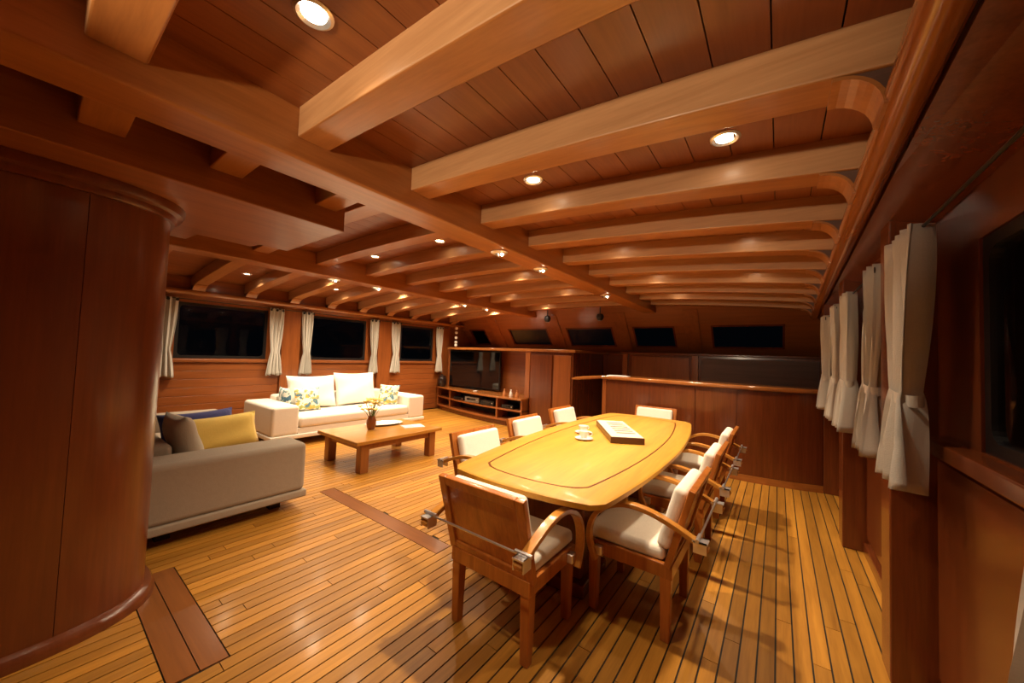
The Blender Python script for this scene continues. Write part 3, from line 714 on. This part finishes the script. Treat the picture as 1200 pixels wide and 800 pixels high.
# ------------------------------------------------------------------ curtains
def curtain(label, x, yc, wid, z0, z1, ztie, sg, tie=True, seed=0, narrow=0.55, flare=1.25, amp=0.022, folds=5):
    """hangs along Y at depth x; sg=+1 room is towards -X"""
    t = thing('curtain', label, 'curtain', (x, yc, 0), 0, 'pale linen curtains at the cabin windows')
    nu, nv = 46, 30; b = B(); rnd = random.Random(seed); ph = rnd.uniform(0, 6)
    def wv(z):
        if z > ztie: f = (z - ztie) / (z1 - ztie); return narrow + (1 - narrow) * (1 - (1 - f) ** 2)
        f = (ztie - z) / (ztie - z0); return narrow + (flare - narrow) * (f ** 0.7)
    rows = []
    for j in range(nv + 1):
        z = z1 + (z0 - z1) * j / nv; wz = wv(z); row = []
        for i in range(nu + 1):
            u = -1 + 2 * i / nu
            a = amp * (0.55 + 0.9 * abs(wz - 0.2)) * (1.3 if z < ztie else 1.0)
            dx = a * math.sin(u * folds * PI + ph + 0.5 * math.sin(z * 4 + seed)) + 0.010 * math.sin(7*u + 3*z + seed)
            dy = u * wid / 2 * wz + 0.006 * math.sin(u * folds * PI * 2 + ph)
            row.append((dx - sg * 0.02 * (1 - wz) - (sg * 0.03 * max(0, (ztie - z) / (ztie - z0)) if sg > 0 else 0), dy, z + (0.012 * math.sin(u * 5 + seed) if j == nv else 0)))
        rows.append(row)
    b.loft(rows, caps=False, closed=False)
    o = b.build('drape', 'curtain', t, smooth=True); md = o.modifiers.new('solid', 'SOLIDIFY'); md.thickness = 0.004
    if tie:
        hw = wid / 2 * narrow + 0.012
        ring = [(0.040 * math.copysign(abs(math.cos(a)) ** .7, math.cos(a)), hw * math.copysign(abs(math.sin(a)) ** .7, math.sin(a))) for a in [2*PI*k/28 for k in range(28)]]
        B().loft([[(p[0] - sg*.01, p[1], ztie - .024 + .012*p[1]/hw) for p in ring], [(p[0] - sg*.01, p[1], ztie + .024 + .012*p[1]/hw) for p in ring]], caps=False).build('tie_band', 'curtain', t, smooth=True)
    for k in (-0.8, 0.0, 0.8):
        gy = k * wid / 2; g = B().lathe([(.010, -.004), (.020, -.003), (.022, 0), (.020, .003), (.010, .004)], n=16).build('grommet', 'black', t, smooth=True)
        g.rotation_euler = (0, PI/2, 0); g.location = (-sg * 0.024, gy, z1 - 0.035)
    return t
RC = [(0.455, 1.03, .34, 'pale curtain with the lowest hem, by the aft pilaster of the dark wall'),
      (0.455, 2.28, .40, 'large pale curtain with a tie band in front of the first dark pilaster'),
      (0.455, 2.93, .28, 'narrow pale curtain just beyond the first pilaster of the dark wall'),
      (0.455, 3.92, .36, 'pale curtain with flared hem beside the second pilaster of the dark wall'),
      (0.455, 4.56, .26, 'pale curtain just beyond the second pilaster, half hidden'),
      (0.455, 5.52, .28, 'pale curtain beside the bar counter on the dark wall')]
for k, (x, y, wd, lab) in enumerate(RC): curtain(lab, x, y, wd, 1.02 if k else 0.86, 2.09, 1.385, 1, tie=True, seed=k, narrow=0.62, flare=1.12 if k else 1.45, amp=0.032)
LC = [(1.20, .26, 'thin pale curtain beside the column, behind the beige sofa'), (2.66, .24, 'pale curtain at the beige sofa side of the pilaster behind the white sofa arm'), (3.21, .22, 'pale curtain above the near arm of the white sofa, past the pilaster'),
      (4.66, .22, 'pale curtain above the far back cushion of the white sofa'), (5.24, .24, 'pale curtain past the pilaster towards the media cabinet'), (6.60, .22, 'pale curtain above the dark jar by the media cabinet')]
for k, (y, wd, lab) in enumerate(LC): curtain(lab, XL + 0.10, y, wd, 0.985, 2.20, 1.40, -1, tie=False, seed=20+k, narrow=0.55, flare=1.1, amp=0.018, folds=4)
for (a, b, lab) in ((0.645, 2.545, 'thin dark curtain rod over the window beside the large tied curtain'), (2.715, 4.155, 'thin dark curtain rod between the first and second pilasters of the dark wall'), (4.355, 5.725, 'thin dark curtain rod over the window beside the bar counter')):
    tag(B().tube([(0.462, a, 2.078), (0.462, b, 2.078)], .006, 8).build('curtain_rod', 'black', smooth=True), lab, 'curtain rod')
tag(B().tube([(XL+.10, 0.9, 2.19), (XL+.10, 6.9, 2.19)], .007, 8).build('curtain_rod', 'black', smooth=True), 'thin dark curtain rod along the sofa side wall', 'curtain rod')

# ------------------------------------------------------------------ bar counter
def bar_y(x):
    P = [(-2.33, 5.70), (-1.5, 5.64), (-0.7, 5.57), (-0.2, 5.58), (0.2, 5.66), (0.44, 5.74)]
    for k in range(len(P) - 1):
        if P[k][0] <= x <= P[k+1][0] or k == len(P) - 2:
            t = (x - P[k][0]) / (P[k+1][0] - P[k][0]); return P[k][1] + (P[k+1][1] - P[k][1]) * t
bar = thing('bar_counter', 'reddish wooden bar counter with a bright polished top behind the dining table', 'bar', (0,0,0))
bx = [-2.33 + (0.44 + 2.33) * k / 20 for k in range(21)]
def bar_poly(dy, x0=-2.33, x1=0.44): 
    xs = [t for t in bx if x0 - 1e-6 <= t <= x1 + 1e-6]
    if abs(xs[0] - x0) > 1e-3: xs = [x0] + xs
    if abs(xs[-1] - x1) > 1e-3: xs = xs + [x1]
    return xs
B().prism([(t, bar_y(t)) for t in bx] + [(t, bar_y(t) + .45) for t in bx[::-1]], 'Z', 0.0, 1.17).build('body', 'maho', bar, smooth=True)
for (x0, x1) in ((-2.24, -0.93), (-0.91, -0.44), (-0.42, 0.43)):
    xs = bar_poly(0, x0, x1)
    B().prism([(t, bar_y(t) - .012) for t in xs] + [(t, bar_y(t) + .01) for t in xs[::-1]], 'Z', 0.09, 1.15).build('front_panel', 'maho', bar, smooth=True)
B().box(-2.335, -2.27, 5.685, 5.75, 0.0, 1.17).build('corner_post', 'wall_v', bar, bevel=0.008)
xs = [-2.42] + bx
B().prism([(t, bar_y(t) - .055) for t in xs] + [(t, bar_y(t) + .48) for t in xs[::-1]], 'Z', 1.17, 1.225).build('countertop', 'barrail', bar, bevel=0.02, seg=4)
B().prism([(t, bar_y(t) - .018) for t in bx] + [(t, bar_y(t) + .02) for t in bx[::-1]], 'Z', 0.0, 0.085).build('skirting', 'barrail', bar)
pp = thing('place_mat', 'white folded sheet on the end of the bar counter', 'paper', (-2.12, 5.84, 1.225), 0.1)
B().box(-.17, .17, -.10, .10, 0, .006).build('sheet', 'paper', pp); B().box(-.165, .10, -.095, .095, .005, .011).build('fold', 'paper', pp)
# back counter behind the bar
bk = thing('back_counter', 'wooden cabinet under the front windows behind the bar', 'cabinet', (0,0,0))
B().box(-2.62, 0.55, 7.42, 7.99, 0, 1.62).build('body', 'maho', bk)
for (x0, x1) in ((-2.42, -1.34), (-1.14, 0.52)): B().box(x0, x1, 7.40, 7.43, 0.10, 1.58).build('panel', 'wall_v' if x0 < -2 else 'knee', bk, bevel=0.006)
for xm in (-2.55, -1.24): B().box(xm-.055, xm+.055, 7.37, 7.43, 0, 1.62).build('post', 'wall_v', bk, bevel=0.008)
B().box(-2.66, 0.56, 7.34, 8.02, 1.62, 1.66).build('top_ledge', 'maho', bk, bevel=0.01)

# ------------------------------------------------------------------ tall cabinet and passage
tc = thing('tall_cabinet', 'tall wooden cabinet between the television wall and the dark passage', 'cabinet', (0,0,0))
B().box(-4.20, -3.20, 6.32, 7.99, 0.0, 1.60).build('body', 'maho', tc, bevel=0.01)
B().box(-4.17, -3.66, 6.295, 6.325, 0.06, 1.54).build('door', 'maho', tc, bevel=0.006)
B().box(-3.62, -3.24, 6.295, 6.325, 0.06, 1.54).build('door', 'wall_v', tc, bevel=0.006)
B().box(-4.205, -3.14, 6.26, 8.02, 1.60, 1.655).build('top_ledge', 'rail', tc, bevel=0.012)
wf2 = B().box(-3.199, -2.621, 7.80, 7.86, 0, 1.599).build('passage_door', 'maho', wall_front, bevel=0.01)

# ------------------------------------------------------------------ media cabinet with television
md = thing('media_cabinet', 'curved wooden media cabinet with open shelves under the television', 'cabinet', (0,0,0))
def med_y(x):
    t = (x + 7.38) / (7.38 - 4.24); return 6.62 - 0.50 * math.sin(min(1, t * 1.15) * PI / 2)
mx = [-7.38 + (7.38 - 4.24) * k / 24 for k in range(25)]
def med_slab(name, mat, z0, z1, d0, d1, bevel=0.006):
    B().prism([(t, med_y(t) + d0) for t in mx] + [(t, (med_y(t) + d1) if d1 < 1 else 6.98) for t in mx[::-1]], 'Z', z0, z1).build(name, mat, md, bevel=bevel)
med_slab('plinth', 'maho', 0.0, 0.10, 0.05, 9)
med_slab('bottom_shelf', 'wall_h', 0.10, 0.14, 0.0, 9)
med_slab('middle_shelf', 'wall_h', 0.325, 0.36, 0.0, 9)
med_slab('top_shelf', 'rail', 0.57, 0.61, -0.03, 9)
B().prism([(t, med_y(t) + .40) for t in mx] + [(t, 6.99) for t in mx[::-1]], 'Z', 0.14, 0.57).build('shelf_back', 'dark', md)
for xm in (-7.36, -6.70, -4.92, -4.26):
    yy = med_y(xm); B().box(xm-.02, xm+.02, yy+.005, yy+.42, 0.14, 0.57).build('divider', 'wall_v', md)
B().box(-7.38, -4.22, 6.98, 7.04, 0.0, 1.62).build('back_panel', 'front', md)
B().box(-7.16, -7.10, 6.77, 6.98, 0.61, 1.60).build('side_post', 'wall_v', md, bevel=0.006)
B().box(-4.34, -4.22, 6.34, 6.98, 0.61, 1.60).build('side_post', 'wall_v', md, bevel=0.006)
B().prism([(-7.14, 6.70), (-4.21, 6.30), (-4.21, 8.0), (-7.14, 8.0)], 'Z', 1.60, 1.66).build('top_ledge', 'rail', md, bevel=0.012)
tv = thing('television', 'large flat black television on the media cabinet', 'television', (-6.235, 6.80, 0.61))
B().box(-.86, .86, -.03, .03, .04, .97).build('housing', 'black', tv, bevel=0.008)
B().box(-.84, .84, -.034, -.028, .06, .95).build('screen', 'screen', tv)
B().box(-.30, .30, -.10, .10, 0, .012).build('stand_foot', 'black', tv); B().box(-.05, .05, -.02, .02, .01, .06).build('stand_neck', 'black', tv)
def gear(name, label, x0, x1, z, h, mat, cat):
    t = thing(name, label, cat, ((x0+x1)/2, med_y((x0+x1)/2) + .17, z)); w2 = (x1-x0)/2
    B().box(-w2, w2, -.13, .13, 0.008, h).build('case', mat, t, bevel=0.004)
    B().box(-w2*.7, w2*.5, -.133, -.129, h*.45, h*.75).build('display', 'screen', t); k = B().lathe([(.001,0),(.012,0),(.012,.008),(.001,.008)], n=12).build('knob', 'chrome', t)
    k.rotation_euler = (PI/2, 0, 0); k.location = (w2*.75, -.129, h*.55)
    for sx in (-1, 1): B().box(sx*w2*.8-.015, sx*w2*.8+.015, -.1, .1, 0, .01).build('foot', 'black', t)
gear('disc_player', 'flat dark disc player on the middle shelf of the media cabinet', -6.50, -6.15, .36, .07, 'black', 'player')
gear('amplifier', 'silver amplifier on the middle shelf of the media cabinet', -6.0, -5.55, .36, .13, 'gear', 'amplifier')
gear('receiver_box', 'dark receiver box beside the amplifier on the media cabinet shelf', -5.45, -5.05, .36, .11, 'black', 'receiver')
gear('cable_box', 'small dark box on the end compartment shelf of the media cabinet', -4.80, -4.50, .36, .08, 'black', 'receiver')
jar = thing('dark_jar', 'dark lidded ribbed jar at the wall end of the media cabinet', 'jar', (-7.25, 6.655, .61))
B().lathe([(.001,0),(.085,0),(.117,.04),(.126,.10),(.121,.13),(.126,.16),(.114,.22),(.095,.25),(.001,.25)], n=28).build('jar_body', 'jar', jar, smooth=True)
B().lathe([(.001,.25),(.10,.25),(.105,.265),(.10,.285),(.03,.30),(.025,.32),(.001,.325)], n=28).build('lid', 'jar', jar, smooth=True)
for k, (x, mt, lab) in enumerate(((-4.86, 'amber', 'small amber ceramic figure on the media cabinet, nearest the television'), (-4.68, 'china', 'small pale ceramic figure between two amber ones on the media cabinet'), (-4.52, 'amber', 'small amber ceramic figure on the media cabinet, nearest the tall cabinet'))):
    f = thing('figurine', lab, 'ornament', (x, 6.32, .61))
    B().lathe([(.001,0),(.035,0),(.04,.02),(.032,.07),(.018,.11),(.001,.112)], n=18).build('body', mt, f, smooth=True)
    B().lathe([(.001,.105),(.016,.112),(.022,.13),(.016,.148),(.001,.152)], n=16).build('head', mt, f, smooth=True)
rm = thing('ornament_dish', 'small white dish on the media cabinet before the television', 'dish', (-5.75, 6.34, .61)); B().lathe([(.001,0),(.03,0),(.06,.025),(.056,.027),(.001,.008)], n=20).build('dish', 'china', rm, smooth=True)
hg = thing('hanging_ornament', 'string of pearly glass balls hanging over the media cabinet corner', 'ornament', (-6.98, 6.85, 0))
B().tube([(0,0,1.66),(0,0,2.50)], .003, 6).build('cord', 'black', hg)
for z in (1.72, 1.80, 1.92, 2.06, 2.18): 
    B().lathe([(.001,-.045),(.03,-.032),(.045,0),(.03,.032),(.001,.045)], (0,0,z), 16).build('ball', 'crystal', hg, smooth=True)
for (x, lab) in ((-3.05, 'small round black speaker under the ceiling, over the passage'), (-4.35, 'small round black speaker under the ceiling, by the sofa-side girder')):
    s = thing('ceiling_speaker', lab, 'speaker', (x, 7.20, 2.40))
    B().lathe([(.001,-.09),(.05,-.08),(.075,-.04),(.08,.0),(.06,.05),(.001,.05)], n=24).build('body', 'black', s, smooth=True); B().tube([(0,0,.04),(0,0,.236)], .012, 8).build('bracket', 'black', s)
    B().lathe([(.001,-.095),(.04,-.093),(.045,-.085),(.001,-.085)], n=20).build('grille', 'gear', s)
